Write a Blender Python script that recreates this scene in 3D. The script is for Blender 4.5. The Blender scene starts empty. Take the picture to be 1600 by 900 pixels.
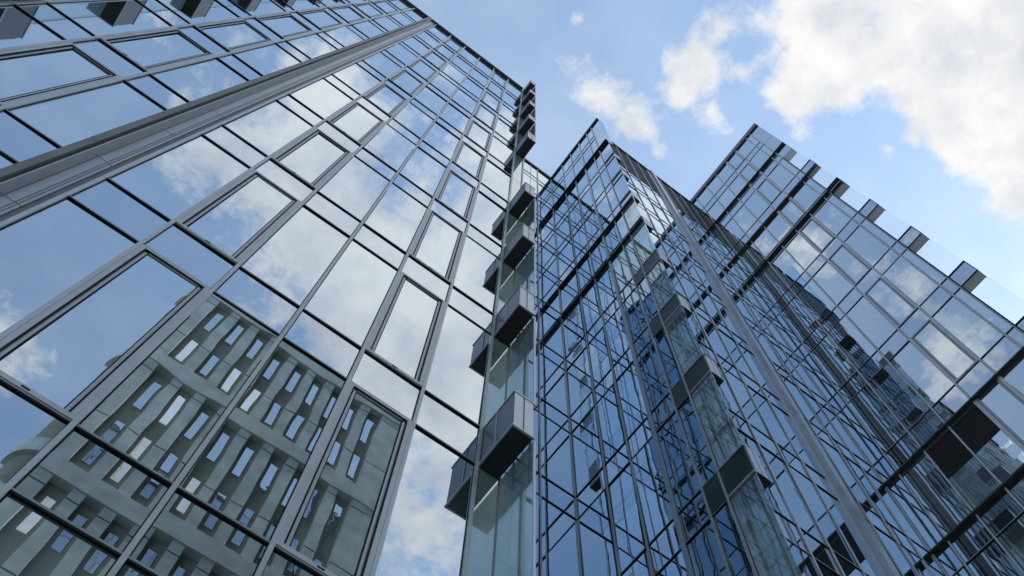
import bpy, bmesh, math, random
from mathutils import Vector, Matrix
random.seed(7)
W = 0.9            # one facade module in metres
EYE = 1.6          # camera height
FL = 4.5           # storey height in modules
H0 = 5.772         # first storey line above the eye, in modules
SP = 1.018         # height of a floor band in modules
R = math.radians
scene = bpy.context.scene
col = scene.collection

# ---------------------------------------------------------------- camera
CAMROT = [[-0.8039618956799623, 0.5941456348757094, 0.025223696204656657],
          [-0.5684129157419843, -0.7552912239252878, -0.3262543858350566],
          [-0.17479138282472725, -0.2766335692157669, 0.9449454168750098]]
cam = bpy.data.cameras.new('camera')
cam.sensor_width = 36
cam.lens = 36 * 1397.78 / 1600
cam.clip_start = 0.05
cam.clip_end = 4000
camo = bpy.data.objects.new('camera', cam)
col.objects.link(camo)
r, d, f = (Vector(v) for v in CAMROT)
M = Matrix((r, -d, -f)).transposed().to_4x4()
M.translation = Vector((0, 0, EYE))
camo.matrix_world = M
scene.camera = camo


def project(p):                       # metres -> photo pixels, or None when behind the lens
    v = Vector(p) - Vector((0, 0, EYE))
    z = f.dot(v)
    if z < 0.05:
        return None
    return (800 + 1397.78 * r.dot(v) / z, 450 + 1397.78 * d.dot(v) / z)


# ---------------------------------------------------------------- materials
def new_mat(name):
    m = bpy.data.materials.new(name)
    m.use_nodes = True
    nt = m.node_tree
    nt.nodes.clear()
    out = nt.nodes.new('ShaderNodeOutputMaterial')
    return m, nt, out


def N(nt, kind, **kw):
    n = nt.nodes.new(kind)
    for k, v in kw.items():
        if hasattr(n, k):
            setattr(n, k, v)
        else:
            n.inputs[k].default_value = v
    return n


def principled(name, color, rough=0.5, metal=0.0, var=0.12, scale=1.5, spec=0.5, rvar=0.1, joint=0):
    m, nt, out = new_mat(name)
    b = N(nt, 'ShaderNodeBsdfPrincipled')
    b.inputs['Metallic'].default_value = metal
    b.inputs['Specular IOR Level'].default_value = spec
    geo = N(nt, 'ShaderNodeNewGeometry')
    no = N(nt, 'ShaderNodeTexNoise')
    no.inputs['Scale'].default_value = scale
    no.inputs['Detail'].default_value = 6
    nt.links.new(geo.outputs['Position'], no.inputs['Vector'])
    ramp = N(nt, 'ShaderNodeValToRGB')
    ramp.color_ramp.elements[0].position = 0.3
    ramp.color_ramp.elements[1].position = 0.7
    ramp.color_ramp.elements[0].color = [c * (1 - var) for c in color] + [1]
    ramp.color_ramp.elements[1].color = [min(1, c * (1 + var)) for c in color] + [1]
    nt.links.new(no.outputs['Fac'], ramp.inputs['Fac'])
    nt.links.new(ramp.outputs['Color'], b.inputs['Base Color'])
    mr = N(nt, 'ShaderNodeMapRange')
    mr.inputs['To Min'].default_value = max(0.02, rough - rvar)
    mr.inputs['To Max'].default_value = min(1, rough + rvar)
    nt.links.new(no.outputs['Fac'], mr.inputs['Value'])
    nt.links.new(mr.outputs['Result'], b.inputs['Roughness'])
    nt.links.new(b.outputs['BSDF'], out.inputs['Surface'])
    if joint:
        sp = N(nt, 'ShaderNodeSeparateXYZ')
        nt.links.new(geo.outputs['Position'], sp.inputs[0])
        a = N(nt, 'ShaderNodeMath', operation='DIVIDE')
        a.inputs[1].default_value = joint
        nt.links.new(sp.outputs['Z'], a.inputs[0])
        a2 = N(nt, 'ShaderNodeMath', operation='FRACT')
        nt.links.new(a.outputs[0], a2.inputs[0])
        a3 = N(nt, 'ShaderNodeMath', operation='LESS_THAN')
        a3.inputs[1].default_value = 0.016
        nt.links.new(a2.outputs[0], a3.inputs[0])
        mx = N(nt, 'ShaderNodeMix', data_type='RGBA')
        nt.links.new(a3.outputs[0], mx.inputs[0])
        nt.links.new(ramp.outputs['Color'], mx.inputs[6])
        mx.inputs[7].default_value = (0.06, 0.06, 0.055, 1)
        nt.links.new(mx.outputs[2], b.inputs['Base Color'])
    return m


def glass(name, inner, tint, r0, power, wob=0.0016, wscale=0.7, see=0.0, seecol=(0.75, 0.92, 0.9), rmax=0.97, vary=0.14, glow=0.0):
    """coated facade glass: a mirror whose strength follows the angle over a dim interior or over what stands behind"""
    m, nt, out = new_mat(name)
    geo = N(nt, 'ShaderNodeNewGeometry')
    no = N(nt, 'ShaderNodeTexNoise')
    no.inputs['Scale'].default_value = wscale
    no.inputs['Detail'].default_value = 2
    nt.links.new(geo.outputs['Position'], no.inputs['Vector'])
    bump = N(nt, 'ShaderNodeBump')
    bump.inputs['Strength'].default_value = 1
    bump.inputs['Distance'].default_value = wob
    nt.links.new(no.outputs['Fac'], bump.inputs['Height'])
    gl = N(nt, 'ShaderNodeBsdfGlossy')
    gl.inputs['Roughness'].default_value = 0.0
    gl.inputs['Color'].default_value = (*tint, 1)
    nt.links.new(bump.outputs['Normal'], gl.inputs['Normal'])
    lw = N(nt, 'ShaderNodeLayerWeight')
    lw.inputs['Blend'].default_value = 0.5
    pw = N(nt, 'ShaderNodeMath', operation='POWER')
    pw.inputs[1].default_value = power
    nt.links.new(lw.outputs['Facing'], pw.inputs[0])
    mr = N(nt, 'ShaderNodeMapRange')
    mr.inputs['To Min'].default_value = r0
    mr.inputs['To Max'].default_value = rmax
    nt.links.new(pw.outputs['Value'], mr.inputs['Value'])
    n2 = N(nt, 'ShaderNodeTexNoise')
    n2.inputs['Scale'].default_value = 0.55
    n2.inputs['Detail'].default_value = 3
    nt.links.new(geo.outputs['Position'], n2.inputs['Vector'])
    rp = N(nt, 'ShaderNodeValToRGB')
    rp.color_ramp.elements[0].position = 0.35
    rp.color_ramp.elements[1].position = 0.7
    rp.color_ramp.elements[0].color = [c * 0.5 for c in inner] + [1]
    rp.color_ramp.elements[1].color = [c * 1.3 for c in inner] + [1]
    nt.links.new(n2.outputs['Fac'], rp.inputs['Fac'])
    oi = N(nt, 'ShaderNodeObjectInfo')
    vr = N(nt, 'ShaderNodeMapRange')
    vr.inputs['From Min'].default_value = 0.25
    vr.inputs['To Min'].default_value = 0.7
    vr.inputs['To Max'].default_value = 0.7 + 2.2 * vary
    nt.links.new(oi.outputs['Random'], vr.inputs['Value'])
    sc = N(nt, 'ShaderNodeVectorMath', operation='SCALE')
    nt.links.new(rp.outputs['Color'], sc.inputs[0])
    nt.links.new(vr.outputs['Result'], sc.inputs['Scale'])
    di = N(nt, 'ShaderNodeBsdfDiffuse')
    nt.links.new(sc.outputs[0], di.inputs['Color'])
    base = di
    if glow > 0:                      # a room with its lights on
        em = N(nt, 'ShaderNodeEmission')
        em.inputs['Color'].default_value = (1.0, 0.96, 0.84, 1)
        em.inputs['Strength'].default_value = glow
        base = N(nt, 'ShaderNodeAddShader')
        nt.links.new(di.outputs['BSDF'], base.inputs[0])
        nt.links.new(em.outputs[0], base.inputs[1])
    if see > 0:
        tr = N(nt, 'ShaderNodeBsdfTransparent')
        tr.inputs['Color'].default_value = (*seecol, 1)
        mx0 = N(nt, 'ShaderNodeMixShader')
        mx0.inputs['Fac'].default_value = see
        nt.links.new(di.outputs['BSDF'], mx0.inputs[1])
        nt.links.new(tr.outputs['BSDF'], mx0.inputs[2])
        base = mx0
    mx = N(nt, 'ShaderNodeMixShader')
    nt.links.new(mr.outputs['Result'], mx.inputs['Fac'])
    nt.links.new(base.outputs[0], mx.inputs[1])
    nt.links.new(gl.outputs['BSDF'], mx.inputs[2])
    nt.links.new(mx.outputs['Shader'], out.inputs['Surface'])
    return m


MAT = dict(
    glass=glass('facade_glass', (0.045, 0.058, 0.06), (0.83, 0.92, 0.99), 0.55, 1.5, 0.0035, vary=1.0),
    glass_deep=glass('facade_glass_blue', (0.015, 0.028, 0.04), (0.71, 0.855, 0.985), 0.43, 1.3, 0.003),
    spandrel=glass('spandrel_glass', (0.03, 0.035, 0.045), (0.80, 0.89, 0.99), 0.46, 1.4, 0.001),
    fin=glass('fin_glass', (0.62, 0.73, 0.71), (0.9, 0.97, 0.97), 0.10, 2.0, 0.001, 0.7, 0.66, (0.90, 0.97, 0.955)),
    finclear=glass('clear_fin_glass', (0.6, 0.7, 0.7), (0.92, 0.97, 0.98), 0.02, 3.0, 0.0006, 0.7, 0.97, (0.985, 0.995, 0.992), 0.12),
    findark=glass('dark_fin_glass', (0.10, 0.14, 0.135), (0.85, 0.95, 0.97), 0.10, 2.2, 0.001, 0.7, 0.62, (0.80, 0.92, 0.90), 0.7),
    boxglass=principled('box_dark_panel', (0.022, 0.032, 0.031), 0.3, 0.0, 0.3, 1.5, 0.4, 0.05),
    pale=glass('pale_corner_glass', (0.55, 0.66, 0.64), (0.9, 0.97, 0.97), 0.30, 1.6, 0.001, 0.7, 0.22, (0.9, 0.97, 0.955), 0.8),
    band=principled('band_metal', (0.36, 0.365, 0.40), 0.32, 0.55, 0.07, 1.4, 0.5, 0.03),
    louvre=principled('louvre_metal', (0.028, 0.029, 0.033), 0.7, 0.0, 0.3, 2.5, 0.2),
    mullion=principled('grey_aluminium', (0.48, 0.48, 0.50), 0.42, 0.5, 0.08, 3),
    transom=principled('transom_aluminium', (0.30, 0.30, 0.32), 0.45, 0.4, 0.1, 3),
    gasket_shade=principled('black_gasket_shade', (0.014, 0.014, 0.016), 0.7, 0.0, 0.2, 3, 0.15),  # black joints and trims, also painted shade under transoms and for a recess
    frame=principled('window_frame_metal', (0.46, 0.46, 0.485), 0.42, 0.5, 0.08, 3),
    strip=principled('lilac_metal', (0.42, 0.43, 0.47), 0.3, 0.6, 0.06, 1.2, 0.5, 0.02),
    finmetal=principled('bronze_metal', (0.15, 0.15, 0.135), 0.45, 0.2, 0.15, 1.2, 0.4, 0.03),
    boxside=principled('box_panel_metal', (0.10, 0.10, 0.135), 0.35, 0.3, 0.1, 1.0),
    boxend=principled('box_end_metal', (0.62, 0.61, 0.62), 0.48, 0.45, 0.06, 1.0),
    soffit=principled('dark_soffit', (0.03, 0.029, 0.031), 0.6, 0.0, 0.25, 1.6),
    core=principled('interior_dark', (0.02, 0.022, 0.025), 0.9, 0, 0.3, 0.5),
    roof=principled('roof_edge_metal', (0.09, 0.09, 0.10), 0.4, 0.5, 0.15, 1.2),
    stone=principled('grey_green_stone', (0.72, 0.76, 0.72), 0.75, 0, 0.2, 1.3, 0.3, 0.05, 3.51),
    stone_back=principled('olive_stone', (0.36, 0.35, 0.28), 0.8, 0, 0.2, 0.8, 0.3),
    slit=glass('slit_window_glass', (0.42, 0.47, 0.48), (0.97, 0.99, 1.0), 0.62, 1.2, 0.006, 0.9, vary=0.4),
    lit=glass('lit_window_glass', (0.42, 0.47, 0.48), (0.97, 0.99, 1.0), 0.5, 1.2, 0.006, 0.9, vary=0.4, glow=0.55),
    paving=principled('paving', (0.22, 0.215, 0.205), 0.85, 0, 0.15, 0.6, 0.3),
    road=principled('asphalt', (0.05, 0.05, 0.052), 0.85, 0, 0.2, 0.8, 0.3),
)


# ---------------------------------------------------------------- mesh helpers
class MB:
    """collects boxes in facade space and links them as one mesh"""

    def __init__(self, fr=None):
        self.v, self.f, self.mi = [], [], []
        self.fr = fr or (Vector((0, 0, 0)), Vector((1, 0, 0)), Vector((0, 1, 0)))

    def pt(self, s, z, n):            # modules -> metres
        o, e, nn = self.fr
        p = (o + e * s + nn * n) * W
        return Vector((p.x, p.y, EYE + z * W))

    def box(self, s0, s1, z0, z1, n0, n1, jit=0.0, mi=0):
        b = len(self.v)
        a1, a2 = (random.uniform(-jit, jit), random.uniform(-jit, jit)) if jit else (0, 0)
        sc, zc = (s0 + s1) / 2, (z0 + z1) / 2
        for n, t in ((n0, 0), (n1, 1)):
            for s, z in ((s0, z0), (s1, z0), (s1, z1), (s0, z1)):
                k = (a1 * (s - sc) + a2 * (z - zc)) * t
                self.v.append(self.pt(s, z, n + k))
        for q in ((0, 1, 2, 3), (7, 6, 5, 4), (0, 4, 5, 1), (1, 5, 6, 2), (2, 6, 7, 3), (3, 7, 4, 0)):
            self.f.append([b + i for i in q])
            self.mi.append(mi)
        return self

    def build(self, name, mat, parent=None, bevel=0.0):
        me = bpy.data.meshes.new(name)
        me.from_pydata([tuple(p) for p in self.v], [], self.f)
        if any(self.mi):
            me.polygons.foreach_set('material_index', self.mi)
        bm = bmesh.new()
        bm.from_mesh(me)
        bmesh.ops.recalc_face_normals(bm, faces=bm.faces)
        bm.to_mesh(me)
        bm.free()
        for mt in ([mat] if isinstance(mat, str) else mat):
            me.materials.append(MAT[mt])
        o = bpy.data.objects.new(name, me)
        col.objects.link(o)
        if parent is not None:
            root = parent
            off = Vector((0, 0, 0))
            while root is not None:
                off += root.location
                root = root.parent
            if off.length:
                me.transform(Matrix.Translation(-off))
            o.parent = parent
        return o


def thing(name, label, cat, loc):
    o = bpy.data.objects.new(name, None)
    o.empty_display_size = 0.5
    col.objects.link(o)
    o.location = loc
    o['label'] = label
    o['category'] = cat
    return o


def area_on_screen(mb):
    """how much of the picture a pane fills, for choosing the panes that show largest"""
    q = [project(p) for p in mb.v[4:8]]
    if any(p is None for p in q):
        return 0.0
    q = [(min(max(x, 0), 1600), min(max(y, 0), 900)) for x, y in q]
    return abs(sum(q[i][0] * q[(i + 1) % 4][1] - q[(i + 1) % 4][0] * q[i][1] for i in range(4))) / 2


def flush_panes(todo, name, parent, limit=98):
    """every pane is a part of its own; past a hundred the smallest ones become one part"""
    todo.sort(key=lambda t: -t[0])
    for a, mb, mat, fr in todo[:limit]:
        o = mb.build(name, mat, parent)
        if fr is not None:
            fr.build('frame', ['frame', 'gasket_shade'], o)
    rest = todo[limit:]
    by = {}
    for a, mb, mat, fr in rest:
        m = by.setdefault(mat, MB())
        b = len(m.v)
        m.v += mb.v
        m.f += [[b + i for i in q] for q in mb.f]
        if fr is not None:
            m2 = by.setdefault('frame', MB())
            b = len(m2.v)
            m2.v += fr.v
            m2.f += [[b + i for i in q] for q in fr.f]
            m2.mi += fr.mi
    for mat, m in by.items():
        o = m.build('window_frame' if mat == 'frame' else name, ['frame', 'gasket_shade'] if mat == 'frame' else mat, parent)
        o['kind'] = 'stuff'


def Lz(k):
    return H0 + FL * k


GROUND = -EYE / W


def facade(parent, fr, verts, k0, k1, ztop, wins, spans, opening=(), gm='glass', mw=0.05, md=0.04, tw=0.034, td=0.024,
           recess=(), dark_from=99, zbot=GROUND, wide=(), half=(), tsmall=True, jit=0.0055, black=(), skipm=(), bars=True):
    """a curtain wall: mullions at `verts` (facade modules), floor bands at every storey, panes between"""
    rows = [('v', zbot, Lz(k0))]
    for k in range(k0, k1 + 1):
        rows.append(('s', Lz(k), Lz(k) + SP, k))
        top = Lz(k + 1) if k < k1 else ztop
        if top - Lz(k) - SP > 0.05:
            rows.append(('v', Lz(k) + SP, min(top, ztop), k))
    lines = []
    for k in range(k0, k1 + 1):
        lines += [(Lz(k), 'L'), (Lz(k) + SP, 'U')]
    g = mw / 2
    for i in range(len(verts) - 1):
        a, b = verts[i] + g * 0.6, verts[i + 1] - g * 0.6
        for row in rows:
            z0, z1 = row[1] + tw * 0.3, min(row[2], ztop) - tw * 0.3
            if z1 - z0 < 0.02:
                continue
            k = row[3] if len(row) > 3 else None
            n1 = 0.0
            if row[0] == 'v' and k in recess:
                n1 = -0.24
            mb = MB(fr).box(a, b, z0, z1, n1 - 0.04, n1, jit)
            if row[0] == 's':
                mat = 'gasket_shade' if k in black else ('spandrel' if k <= dark_from else 'louvre')
                spans.append((area_on_screen(mb), mb, mat, None))
            else:
                fm = None
                if i in opening and k is not None and z1 - z0 > 2 and k not in recess:
                    fm = MB(fr)
                    e = 0.005
                    w1, w2 = 0.085, 0.07
                    fm.box(a + e, a + w1, z0 + e, z1 - e, 0.004, 0.034)
                    fm.box(b - w1, b - e, z0 + e, z1 - e, 0.004, 0.034)
                    fm.box(a + w1, b - w1, z0 + e, z0 + w2, 0.004, 0.032)
                    fm.box(a + w1, b - w1, z1 - w2, z1 - e, 0.004, 0.032)
                    # inner rebate of the sash
                    fm.box(a + w1, a + w1 + 0.05, z0 + w2, z1 - w2, 0.004, 0.016)
                    fm.box(b - w1 - 0.05, b - w1, z0 + w2, z1 - w2, 0.004, 0.016)
                    fm.box(a + w1, b - w1, z1 - w2 - 0.04, z1 - w2 - 0.002, 0.004, 0.016)
                    for q0, q1 in ((a + w1 - 0.012, a + w1 + 0.008), (b - w1 - 0.008, b - w1 + 0.012), (a + w1 + 0.048, a + w1 + 0.06), (b - w1 - 0.06, b - w1 - 0.048)):
                        fm.box(q0, q1, z0 + w2, z1 - w2, 0.003, 0.036 if q0 < a + w1 or q1 > b - w1 else 0.017, mi=1)
                    fm.box(a + w1, b - w1, z1 - w2 - 0.012, z1 - w2 + 0.008, 0.003, 0.034, mi=1)
                    fm.box((a + b) / 2 - 0.04, (a + b) / 2 + 0.04, z0 + w2 * 0.4, z0 + w2 * 0.4 + 0.02, 0.03, 0.036, mi=1)
                wins.append((area_on_screen(mb), mb, gm if (k is None or k < dark_from) else 'louvre', fm))
    s0, s1 = verts[0], verts[-1]
    for j, s in enumerate(verts):
        if j in skipm or not bars:
            continue
        w = mw * (2.4 if j in wide else 1)
        m = MB(fr)
        m.box(s - w / 2, s + w / 2, zbot, ztop, -0.26, md)
        m.box(s - w / 2 - 0.013, s + w / 2 + 0.013, zbot, ztop, -0.03, 0.005, mi=1)
        m.build('mullion', ['strip' if j in wide else 'mullion', 'gasket_shade'], parent)
    for j in range(len(half)):
        m = MB(fr)
        m.box(half[j] - 0.02, half[j] + 0.02, Lz(k0) + SP, ztop, -0.03, 0.012)
        m.build('glazing_bar', 'mullion', parent)
    for z, t in lines:
        if z > ztop - 0.05 or not bars or z > Lz(dark_from) + SP + 0.1:
            continue
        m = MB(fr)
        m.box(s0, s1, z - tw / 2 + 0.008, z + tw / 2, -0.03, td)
        m.box(s0, s1, z - tw / 2 - 0.014, z - tw / 2 + 0.006, -0.03, td - 0.003, mi=1)  # black strip: the shade on the transom's underside put into colour
        m.build('transom', ['transom', 'gasket_shade'], parent)
    for k in recess:
        m = MB(fr)
        m.box(s0, s1, Lz(k + 1) - tw * 0.5 - 0.06, Lz(k + 1) - tw * 0.5 - 0.003, -0.27, -0.004)
        m.build('soffit', 'soffit', parent)
        m = MB(fr)
        m.box(s0, s1, Lz(k) + SP + 0.03, Lz(k) + SP + 0.06, -0.27, -0.004)
        m.build('ledge', 'soffit', parent)


def V3(x, y):
    return Vector((x, y, 0))


XA, YA = -2.98, -5.26                 # corner of the left wing
FINY = -4.51                          # outer edge of the glass fins
XB, XD = -8.52, -17.05
YE = -9.6
YD = 0.65
ZA, ZR = 52.16, 59.4                  # roof heights

# ================================================================ left wing
wing = thing('office_wing', 'tall glass office wing filling the left half, its corner edge lined with projecting metal boxes',
             'building', (0, YA * W, 0))
frA = (V3(0, YA), V3(1, 0), V3(0, 1))
wins, spans = [], []
va = [XA + i for i in range(7)]       # ... 3.02
facade(wing, frA, va, -1, 10, ZA, wins, spans, opening=(1, 4))
vb = [3.5, 4.49, 5.49, 6.48]
facade(wing, frA, vb, -1, 10, ZA, wins, spans, opening=(1,))
# recess with the metal strip and the fin
m = MB(frA); m.box(3.06, 3.14, GROUND, ZA, -0.2, -0.02); m.build('dark_joint', 'finmetal', wing)
m = MB(frA)
z = GROUND
while z < ZA - 0.1:
    z2 = min(ZA, z + FL / 2)
    m.box(3.14, 3.40, z + 0.008, z2 - 0.008, -0.12, 0.0)
    z = z2
m.build('cladding_strip', 'band', wing)
for q in (3.175, 3.21, 3.345):
    m = MB(frA); m.box(q, q + 0.014, GROUND, ZA, -0.02, 0.004); m.build('rib', 'finmetal', wing)
m = MB(frA)
z = GROUND
while z < ZA - 0.1:
    z2 = min(ZA, z + FL)
    m.box(3.41, 3.455, z + 0.006, z2 - 0.006, -0.1, 0.11)
    m.box(3.46, 3.56, z + 0.006, z2 - 0.006, -0.1, 0.17)
    z = z2
m.build('cladding_fin', 'finmetal', wing)
m = MB(frA); m.box(3.40, 3.413, GROUND, ZA, -0.05, 0.14); m.build('fin_edge', 'mullion', wing)
# narrow corner pane, corner post and the glass fins with their boxes, at both ends
for x0, xo, sgn in ((XA, -3.39, -1), (6.48, 6.89, 1)):
    lo, hi = min(x0, xo), max(x0, xo)
    for k in range(-1, 11):
        zt = Lz(k + 1) if k < 10 else ZA
        mb = MB(frA).box(lo + 0.05, hi - 0.02, Lz(k) + 0.02, zt - 0.02, -0.03, 0)
        mb.build('corner_pane', 'pale', wing)
        # fin glass
        frF = (V3(xo, 0), V3(0, 1), V3(sgn, 0))
        if not (sgn < 0 and k in (4, 5)):
            mb = MB(frF).box(YA + 0.02, FINY - 0.02, Lz(k) + SP + 0.01, zt - 0.01, -0.03, 0)
            mb.build('glass_fin', 'fin', wing)
            mb = MB(frF).box(FINY - 0.02, FINY, Lz(k) + SP + 0.01, zt - 0.01, -0.034, 0.004)
            mb.build('fin_edge', 'mullion', wing)
        # projecting box with its end panels, soffit and edges
        open_floor = (sgn < 0 and k == 5) or (sgn > 0 and k > 8)
        drop = 0.3 if (sgn < 0 and k == 6) else 0.0
        if open_floor:
            continue
        bx0, bx1 = (xo - drop * 0.1, x0 - 0.035) if sgn < 0 else (x0 + 0.035, xo)
        m = MB(frA); m.box(bx0 + 0.04, bx1, Lz(k) - drop + 0.03, Lz(k) + SP, 0.003, 0.75)
        o = m.build('projecting_box', 'boxside', wing)
        m = MB(frA)
        xm = (bx0 + bx1) / 2 + 0.02
        m.box(bx0 + 0.05, xm - 0.012, Lz(k) - drop + 0.05, Lz(k) + SP - 0.03, 0.74, 0.765)
        m.box(xm + 0.012, bx1 - 0.01, Lz(k) - drop + 0.05, Lz(k) + SP - 0.03, 0.74, 0.765)
        m.build('end_panel', 'boxend', o)
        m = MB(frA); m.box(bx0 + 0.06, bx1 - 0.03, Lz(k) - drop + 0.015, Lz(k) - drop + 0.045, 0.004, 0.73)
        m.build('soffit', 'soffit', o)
        m = MB(frA); m.box(bx0 + 0.03, bx1 + 0.01, Lz(k) + SP - 0.025, Lz(k) + SP + 0.012, 0.003, 0.775); m.build('edge_trim', 'mullion', o)
        m = MB(frA); m.box(bx0 + 0.03, bx1 + 0.012, Lz(k) - drop, Lz(k) - drop + 0.035, 0.745, 0.775); m.build('edge_trim', 'mullion', o)
        m = MB(frA); m.box(bx1 - 0.012 if sgn < 0 else bx0 + 0.03, bx1 + 0.012 if sgn < 0 else bx0 + 0.05, Lz(k) - drop, Lz(k) - drop + 0.035, 0.003, 0.744); m.build('edge_trim', 'mullion', o)
        m = MB(frA); m.box(bx1 - 0.01, bx1 + 0.012, Lz(k) - drop + 0.03, Lz(k) + SP - 0.02, 0.36, 0.375); m.build('edge_trim', 'mullion', o)
    m = MB(frA); m.box(xo - 0.02, xo + 0.03, GROUND, ZA, -0.05, 0.03); m.build('corner_post', 'mullion', wing)
# parapet and body
m = MB(frA); m.box(XA, 6.48, ZA, ZA + 0.16, -0.2, 0.12); m.box(XA, 6.48, ZA - 0.12, ZA - 0.003, 0.055, 0.1)
m.build('parapet', 'roof', wing)
m = MB(frA)
m.box(-2.75, 6.3, GROUND, ZA - 0.1, -20, -0.3)
m.build('building_core', 'core', wing)
# return facade of the wing, seen in reflections
frAr = (V3(-3.39, 0), V3(0, 1), V3(-1, 0))
facade(wing, frAr, [YE + 0.02, -8.5, -7.42, -6.34, YA], -1, 10, ZA - 0.02, wins, spans, skipm=(4,), bars=False)
flush_panes(wins, 'window', wing)
flush_panes(spans, 'spandrel_panel', wing)

# ================================================================ link between the wings
link = thing('link_block', 'narrow recessed glass facade joining the left wing to the pointed middle block', 'building',
             (-6 * W, YE * W, 0))
frE = (V3(0, YE), V3(1, 0), V3(0, 1))
wins, spans = [], []
ve = [XB + 0.0, -7.35, -6.2, -5.1, -4.2, -3.41]
facade(link, frE, ve, -1, 11, ZR, wins, spans, gm='glass', half=(-6.8, -5.65))
m = MB(frE); m.box(XB, -3.41, ZR, ZR + 0.25, -0.2, 0.1); m.build('parapet', 'roof', link)
m = MB(frE); m.box(XB - 3, -3.0, GROUND, ZR - 0.1, -14, -0.3); m.build('building_core', 'core', link)
flush_panes(wins, 'window', link)
flush_panes(spans, 'spandrel_panel', link)

# ================================================================ middle block
mid = thing('corner_block', 'dark blue glass middle block with a pointed corner against the sky and two dark bands',
            'building', (-10 * W, -8 * W, 0))
wins, spans = [], []
frB = (V3(XB, 0), V3(0, 1), V3(1, 0))
vbm = [YE + 0.02, -8.38, -7.47, -6.56, -5.75, YA]
facade(mid, frB, vbm, -1, 11, ZR, wins, spans, gm='glass_deep', wide=(3,), black=())
frC = (V3(0, YA), V3(1, 0), V3(0, 1))
vc = [XD + 0.02, -16.1, -15.2, -14.3, -13.55, -12.4, -11.5, -10.6, -9.7, XB - 0.4]
facade(mid, frC, vc, -1, 11, ZR, wins, spans, gm='glass_deep', skipm=(4,), dark_from=10)
m = MB(frC); m.box(-13.68, -13.42, GROUND, ZR, -0.2, 0.20); m.build('cladding_fin', 'strip', mid)
m = MB(frC); m.box(-13.42, -13.2, GROUND, ZR, -0.2, 0.03); m.build('cladding_strip', 'strip', mid)
m = MB(frC); m.box(-13.9, -13.68, GROUND, ZR, -0.2, 0.06); m.build('dark_joint', 'finmetal', mid)
for k in range(-1, 12):
    zt = Lz(k + 1) if k < 11 else ZR
    if k >= 10:
        mb = MB(frB).box(YA + 0.02, FINY, Lz(k) + 0.02, zt - 0.01, -0.36, 0)
        mb.build('corner_panel', 'glass_deep', mid)
        continue
    mb = MB(frB).box(YA + 0.02, FINY, Lz(k) + SP + 0.01, zt - 0.01, -0.03, 0)
    mb.build('glass_fin', 'fin' if k < 7 else 'glass_deep', mid)
    if k != 11:
        if k < 7:
            m = MB(frB); m.box(-5.72, YA + 0.02, Lz(k) + 0.05, Lz(k) + SP - 0.03, 0.003, 0.018); m.build('dark_panel', 'boxglass', mid)
        m = MB(frB); m.box(YA + 0.03, FINY, Lz(k) + 0.03, Lz(k) + SP, -0.42, 0.02 if k < 7 else -0.02)
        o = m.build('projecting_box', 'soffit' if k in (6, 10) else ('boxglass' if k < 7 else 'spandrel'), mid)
        m = MB(frB)
        m.box(FINY - 0.01, FINY + 0.012, Lz(k) + 0.05, Lz(k) + SP - 0.03, -0.36, -0.21)
        m.box(FINY - 0.01, FINY + 0.012, Lz(k) + 0.05, Lz(k) + SP - 0.03, -0.19, -0.03)
        m.build('end_panel', 'strip', o)
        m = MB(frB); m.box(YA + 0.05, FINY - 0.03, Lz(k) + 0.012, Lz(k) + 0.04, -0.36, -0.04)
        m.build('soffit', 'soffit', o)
        m = MB(frB); m.box(YA + 0.03, FINY + 0.016, Lz(k) - 0.01, Lz(k) + 0.04, -0.02, 0.04); m.build('edge_trim', 'mullion', o)
    m = MB(frB); m.box(YA + 0.03, FINY + 0.016, Lz(k) + SP - 0.03, Lz(k) + SP + 0.018, -0.43, 0.04); m.build('edge_trim', 'mullion', o)
for a, q in ((6.10, 0.10), (6.90, 0.11), (10.07, 0.17)):
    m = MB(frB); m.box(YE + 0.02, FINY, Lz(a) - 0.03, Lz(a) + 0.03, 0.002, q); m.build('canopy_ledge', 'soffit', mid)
m = MB(frB); m.box(YE, FINY - 0.01, ZR, ZR + 0.3, -0.25, 0.1); m.build('parapet', 'roof', mid)
m = MB(frC); m.box(XD, XB - 0.5, ZR - 0.01, ZR + 0.29, -0.2, 0.1); m.build('parapet', 'roof', mid)
m = MB(frC); m.box(XD - 3, XB - 0.35, GROUND, ZR - 0.1, -9, -0.3); m.build('building_core', 'core', mid)
flush_panes(wins, 'window', mid)
flush_panes(spans, 'spandrel_panel', mid)

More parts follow.
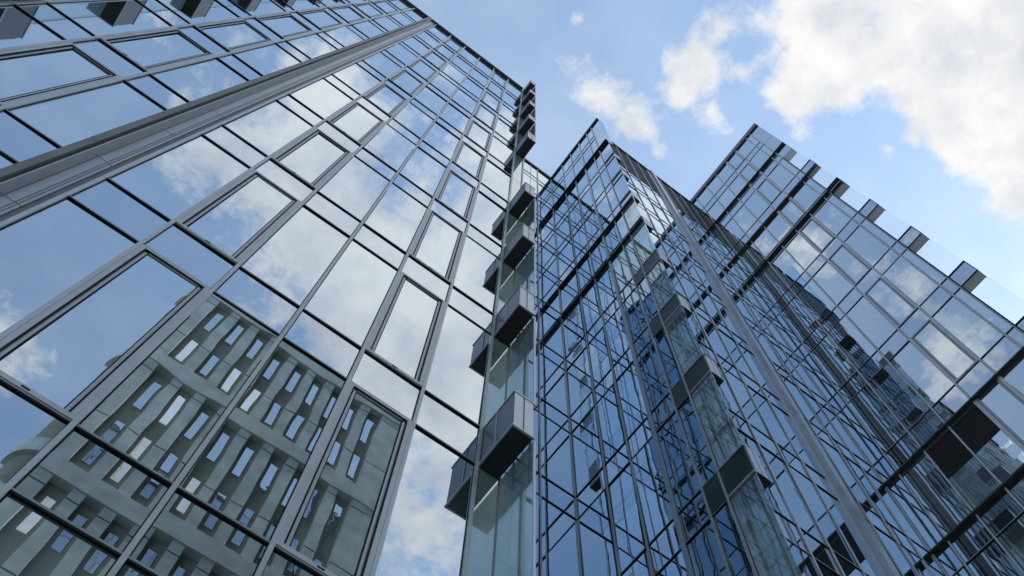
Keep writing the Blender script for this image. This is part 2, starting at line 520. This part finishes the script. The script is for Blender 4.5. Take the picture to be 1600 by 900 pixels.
# ================================================================ right block
right = thing('stepped_block', 'glass right hand block whose free edge is notched by projecting floor boxes', 'building',
              (-20 * W, -2 * W, 0))
wins, spans = [], []
frD = (V3(XD, 0), V3(0, 1), V3(1, 0))
vd = [YA + 0.02, -4.7, -3.7, -2.7, -1.7, -0.7, 0.3, YD]
facade(right, frD, vd, -1, 11, ZR, wins, spans, opening=(4,), black=())
for a in (3.225, 3.965, 8.11, 8.90, 10.35):
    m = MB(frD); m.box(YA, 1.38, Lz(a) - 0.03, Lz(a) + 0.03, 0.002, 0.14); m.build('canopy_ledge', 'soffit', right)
for k in range(-1, 12):
    zt = Lz(k + 1) if k < 11 else ZR
    if k >= 10:
        mb = MB(frD).box(YD + 0.02, 1.39, Lz(k) + 0.02, zt - 0.01, -0.44, 0)
        mb.build('corner_panel', 'spandrel', right)
        continue
    mb = MB(frD).box(YD + 0.02, 1.40, Lz(k) + SP + 0.01, zt - 0.01, -0.03, 0)
    mb.build('glass_fin', 'finclear', right)
    m = MB(frD); m.box(YD + 0.03, 1.40, Lz(k) + 0.03, Lz(k) + SP, -0.42, -0.02)
    o = m.build('projecting_box', 'spandrel', right)
    m = MB(frD); m.box(YD + 0.05, 1.38, Lz(k) + 0.012, Lz(k) + 0.04, -0.40, -0.04)
    m.build('soffit', 'band', o)
    m = MB(frD); m.box(YD + 0.03, 1.415, Lz(k), Lz(k) + 0.04, -0.02, 0.012); m.build('edge_trim', 'gasket_shade', o)
    m = MB(frD); m.box(YD + 0.03, 1.415, Lz(k) + SP - 0.02, Lz(k) + SP + 0.012, -0.43, 0.012); m.build('edge_trim', 'gasket_shade', o)
    m = MB(frD); m.box(1.39, 1.415, Lz(k) + 0.0, Lz(k) + SP, -0.43, 0.012); m.build('edge_trim', 'gasket_shade', o)
m = MB(frD); m.box(YD + 0.0, YD + 0.05, GROUND, Lz(10), -0.3, 0.045); m.build('edge_post', 'gasket_shade', right)
m = MB(frD); m.box(YA, 1.40, ZR - 0.35, ZR + 0.25, -0.3, 0.1); m.build('parapet', 'roof', right)
m = MB(frD); m.box(-3.66, -1.74, Lz(3.60), Lz(3.93), 0.003, 0.014); m.build('dark_panel', 'gasket_shade', right)  # flat black sheet on the glass, painted darkness of a recess
m = MB(frD); m.box(YA - 3, YD - 0.1, GROUND, ZR - 0.4, -12, -0.3); m.build('building_core', 'core', right)
frDr = (V3(0, YD), V3(1, 0), V3(0, 1))
facade(right, frDr, [XD - 10, XD - 8, XD - 6, XD - 4, XD - 2, XD - 0.42], -1, 11, ZR - 0.4, wins, spans)
flush_panes(wins, 'window', right)
flush_panes(spans, 'spandrel_panel', right)

# ================================================================ stone building opposite, seen in the left wing's glass
YO, XO0, XO1, ZO = 11.5, -8.25, 4.1, 42.7
stone = thing('stone_building', 'grey green stone building with slit windows standing opposite and mirrored in the left wing', 'building',
              (0, YO * W, 0))
frO = (V3(0, YO), V3(1, 0), V3(0, -1))
m = MB(frO); m.box(XO0, XO1, GROUND, ZO, -12, -0.35); m.build('wall', 'stone_back', stone)
pitch = 1.166
xs = [3.09 - pitch * i for i in range(9)]
zs = [ZO - 7.8 * i for i in range(6)]
xp = [XO1] + [x + pitch / 2 for x in xs][1:] + [xs[-1] - pitch / 2]
for i, x in enumerate(xp):
    m = MB(frO)
    if i == 0:
        m.box(x - 0.55, x, GROUND, ZO - 0.8, -0.36, 0.0)
    elif i == len(xp) - 1:
        m.box(XO0, x + 0.2, GROUND, ZO - 0.8, -0.36, 0.0)
    else:
        m.box(x - 0.24, x + 0.24, GROUND, ZO - 0.8, -0.36, -0.02)
    m.build('pilaster', 'stone', stone)
for zt in zs:
    m = MB(frO); m.box(XO0, XO1, zt - 0.95, zt, -0.37, 0.05); m.build('ledge', 'stone', stone)
todo = []
for x in xs:
    for zt in zs:
        for dz in (2.6, 6.0):
            zc = zt - dz
            if zc < GROUND + 2:
                continue
            mb = MB(frO).box(x - 0.17, x + 0.17, zc - 1.0, zc + 1.0, -0.36, -0.3, 0.02)
            todo.append((zc, mb, 'lit' if zc < 37 and x > -1 and random.random() < 0.35 else 'slit', None))
flush_panes(todo, 'slit_window', stone)
# rounded corner with its ledges
m = MB()
seg = 10


def ring(z, rr):
    out = []
    for i in range(seg + 1):
        a = math.pi / 2 * i / seg
        out.append(Vector(((XO1 + rr * math.sin(a)) * W, (YO + 1.3 - rr * math.cos(a)) * W, EYE + z * W)))
    return out


def bay(name, mat, z0, z1, rr):
    mb = MB()
    A, B = ring(z0, rr), ring(z1, rr)
    n = len(A)
    ci = Vector(((XO1 - 0.02) * W, (YO + 1.3) * W, 0))
    mb.v = A + B + [Vector((ci.x, ci.y, EYE + z0 * W)), Vector((ci.x, ci.y, EYE + z1 * W))]
    for i in range(n - 1):
        mb.f.append([i, i + 1, n + i + 1, n + i])
        mb.f.append([i, 2 * n, i + 1])
        mb.f.append([n + i, n + i + 1, 2 * n + 1])
    mb.f.append([0, n, 2 * n + 1, 2 * n])
    mb.f.append([n - 1, 2 * n, 2 * n + 1, 2 * n - 1])
    return mb.build(name, mat, stone)


bay('rounded_bay', 'stone_back', GROUND, ZO - 0.3, 1.15)
for zt in zs:
    bay('ledge', 'stone', zt - 0.9, zt, 1.32)
m = MB(frO); m.box(XO0 + 0.3, XO1 - 0.3, ZO, ZO + 0.4, -11, -0.5); m.build('roof', 'roof', stone)

# ================================================================ ground
for nm, mt, x0, x1, y0, y1, z in (('ground', 'paving', -1500, 1500, -1500, 1500, 0.0), ('road', 'road', -300, 300, 3.2, 8.2, 0.004)):
    me = bpy.data.meshes.new(nm)
    me.from_pydata([(x0, y0, z), (x1, y0, z), (x1, y1, z), (x0, y1, z)], [], [(0, 1, 2, 3)])
    me.materials.append(MAT[mt])
    o = bpy.data.objects.new(nm, me)
    o['kind'] = 'structure'
    col.objects.link(o)

# ================================================================ sky
SUN_DIR = Vector((-0.80, -0.045, 0.62)).normalized()
elev = math.asin(SUN_DIR.z)
wld = bpy.data.worlds.new('World')
scene.world = wld
wld.use_nodes = True
nt = wld.node_tree
nt.nodes.clear()
out = N(nt, 'ShaderNodeOutputWorld')
bg = N(nt, 'ShaderNodeBackground')
bg.inputs['Strength'].default_value = 0.15
sky = N(nt, 'ShaderNodeTexSky', sky_type='NISHITA')
sky.sun_disc = False
sky.sun_elevation = elev
sky.sun_rotation = math.atan2(SUN_DIR.x, SUN_DIR.y)
sky.air_density = 1.0
sky.dust_density = 0.4
sky.ozone_density = 1.2
tc = N(nt, 'ShaderNodeTexCoord')
sep = N(nt, 'ShaderNodeSeparateXYZ')
nt.links.new(tc.outputs['Generated'], sep.inputs[0])
zc = N(nt, 'ShaderNodeMath', operation='MAXIMUM')
zc.inputs[1].default_value = 0.08
nt.links.new(sep.outputs['Z'], zc.inputs[0])
dv = N(nt, 'ShaderNodeVectorMath', operation='DIVIDE')
nt.links.new(tc.outputs['Generated'], dv.inputs[0])
cz = N(nt, 'ShaderNodeCombineXYZ')
for i in range(3):
    nt.links.new(zc.outputs[0], cz.inputs[i])
nt.links.new(cz.outputs[0], dv.inputs[1])
fl = N(nt, 'ShaderNodeVectorMath', operation='MULTIPLY')      # cloud layer coordinates on a flat sheet overhead
fl.inputs[1].default_value = (1, 1, 0)
nt.links.new(dv.outputs[0], fl.inputs[0])


def math2(op, a, b):
    n = N(nt, 'ShaderNodeMath', operation=op)
    for i, x in enumerate((a, b)):
        if isinstance(x, (int, float)):
            n.inputs[i].default_value = x
        else:
            nt.links.new(x, n.inputs[i])
    return n.outputs[0]


def noise(scale, detail, rough, off=(0, 0, 0), dist=0.0):
    mp = N(nt, 'ShaderNodeVectorMath', operation='ADD')
    mp.inputs[1].default_value = off
    nt.links.new(fl.outputs[0], mp.inputs[0])
    n = N(nt, 'ShaderNodeTexNoise')
    n.inputs['Scale'].default_value = scale
    n.inputs['Detail'].default_value = detail
    n.inputs['Roughness'].default_value = rough
    n.inputs['Distortion'].default_value = dist
    nt.links.new(mp.outputs[0], n.inputs['Vector'])
    return n.outputs['Fac']


# clouds overhead: (x, y, radius, weight)
BLOBS = [(-0.295, 0.135, 0.051, 1.2), (-0.299, 0.071, 0.029, 0.9), (-0.333, 0.044, 0.014, 0.6), (-0.333, 0.105, 0.024, 0.8),
         (-0.336, 0.19, 0.061, 1.2), (-0.417, 0.184, 0.052, 1.2), (-0.432, 0.245, 0.075, 1.3), (-0.502, 0.178, 0.05, 1.2),
         (-0.577, 0.145, 0.033, 1.0), (-0.473, 0.149, 0.032, 0.9), (-0.431, 0.113, 0.016, 0.45), (-0.525, 0.231, 0.084, 1.2),
         (-0.251, 0.144, 0.033, 0.8), (-0.058, -0.006, 0.011, 0.5), (-0.044, -0.055, 0.016, 0.5), (-0.087, -0.044, 0.018, 0.5),
         (-0.125, -0.058, 0.022, 0.6), (-0.164, -0.056, 0.024, 0.7), (-0.195, -0.055, 0.021, 0.65), (-0.22, -0.063, 0.014, 0.5),
         (-0.103, -0.075, 0.015, 0.4), (-0.212, 0.107, 0.02, 0.45), (-0.188, 0.077, 0.019, 0.6), (-0.187, 0.042, 0.02, 0.6),
         (-0.164, 0.021, 0.014, 0.5), (-0.195, 0.011, 0.022, 0.6), (-0.213, 0.033, 0.021, 0.6), (-0.203, -0.005, 0.017, 0.5),
         (-0.243, 0.003, 0.018, 0.5), (-0.266, -0.002, 0.013, 0.4), (-0.236, 0.058, 0.014, 0.4), (-0.13, -0.04, 0.07, 0.14), (-0.195, 0.045, 0.06, 0.12), (0.05, 0.33, 0.17, 0.30), (-0.16, 0.38, 0.16, 0.30), (-0.42, 0.089, 0.009, 0.35),
         (0.10, 0.24, 0.07, 0.85), (0.20, 0.36, 0.07, 0.75), (0.06, 0.37, 0.07, 0.6), (-0.06, 0.42, 0.11, 0.7), (-0.20, 0.42, 0.13, 0.85),
         (-0.30, 0.62, 0.16, 0.75), (0.30, 0.74, 0.09, 0.9), (-0.15, 0.30, 0.07, 0.7), (0.03, 0.10, 0.05, 0.45), (-0.10, 0.17, 0.07, 1.0),
         (0.30, 0.25, 0.06, 0.4), (0.10, 0.58, 0.05, 0.5),
         (0.42, -0.05, 0.04, 0.5), (0.62, 0.02, 0.08, 0.42), (0.67, -0.06, 0.05, 0.8), (0.52, -0.02, 0.06, 0.4), (0.13, -0.09, 0.07, 0.6), (0.24, -0.16, 0.06, 0.35),
         (0.33, -0.12, 0.09, 0.35)]
acc = None
for (bx, by, br, bw) in BLOBS:
    ds = N(nt, 'ShaderNodeVectorMath', operation='DISTANCE')
    nt.links.new(fl.outputs[0], ds.inputs[0])
    ds.inputs[1].default_value = (bx, by, 0)
    q = math2('DIVIDE', ds.outputs['Value'], br)
    q = math2('MULTIPLY', q, q)
    q = math2('MULTIPLY', q, -1.0)
    q = math2('EXPONENT', q, 0)
    q = math2('MULTIPLY', q, bw)
    acc = q if acc is None else math2('ADD', acc, q)
acc = math2('MINIMUM', acc, 1.15)
n1 = noise(20.0, 12, 0.66, (3.1, 1.7, 0), 0.15)
n2 = noise(6.0, 4, 0.5, (1.3, 5.2, 0))
dens = math2('ADD', acc, math2('MULTIPLY', math2('SUBTRACT', n1, 0.5), 2.0))
dens = math2('ADD', dens, math2('MULTIPLY', math2('SUBTRACT', n2, 0.5), 0.5))
mr = N(nt, 'ShaderNodeMapRange', interpolation_type='SMOOTHSTEP')
mr.inputs['From Min'].default_value = 0.14
mr.inputs['From Max'].default_value = 1.0
nt.links.new(dens, mr.inputs['Value'])
veil = N(nt, 'ShaderNodeMapRange')
veil.inputs['From Min'].default_value = 0.35
veil.inputs['From Max'].default_value = 0.75
veil.inputs['To Min'].default_value = 0.13
veil.inputs['To Max'].default_value = 0.30
nt.links.new(noise(3.0, 6, 0.6, (9, 4, 0)), veil.inputs['Value'])
fac = math2('MAXIMUM', mr.outputs['Result'], veil.outputs['Result'])
shade = noise(9.0, 9, 0.6, (3.14, 1.68, 0.2))
cr = N(nt, 'ShaderNodeValToRGB')
cr.color_ramp.elements[0].position = 0.34
cr.color_ramp.elements[0].color = (0.66, 0.71, 0.79, 1)
cr.color_ramp.elements[1].position = 0.6
cr.color_ramp.elements[1].color = (1, 0.985, 0.97, 1)
nt.links.new(shade, cr.inputs['Fac'])
gain = N(nt, 'ShaderNodeVectorMath', operation='SCALE')
gain.inputs['Scale'].default_value = 3.25
nt.links.new(cr.outputs['Color'], gain.inputs[0])
mix = N(nt, 'ShaderNodeMix', data_type='RGBA')
nt.links.new(fac, mix.inputs[0])
hue = N(nt, 'ShaderNodeVectorMath', operation='MULTIPLY')
hue.inputs[1].default_value = (0.94, 1.03, 0.98)
nt.links.new(sky.outputs[0], hue.inputs[0])
nt.links.new(hue.outputs[0], mix.inputs[6])
nt.links.new(gain.outputs[0], mix.inputs[7])
nt.links.new(mix.outputs[2], bg.inputs['Color'])
nt.links.new(bg.outputs[0], out.inputs['Surface'])

sun = bpy.data.lights.new('sun', 'SUN')
sun.energy = 2.4
sun.angle = R(0.5)
sun.color = (1.0, 0.95, 0.88)
so = bpy.data.objects.new('sun', sun)
col.objects.link(so)
so.rotation_euler = SUN_DIR.to_track_quat('Z', 'Y').to_euler()
so.location = (0, 0, 120)

scene.view_settings.view_transform = 'Standard'
scene.view_settings.look = 'None'
scene.view_settings.exposure = 1.03
scene.view_settings.gamma = 1
scene.cycles.max_bounces = 14
scene.cycles.glossy_bounces = 8
scene.cycles.transparent_max_bounces = 12
scene.cycles.diffuse_bounces = 3
scene.cycles.caustics_reflective = False
scene.cycles.use_denoising = True
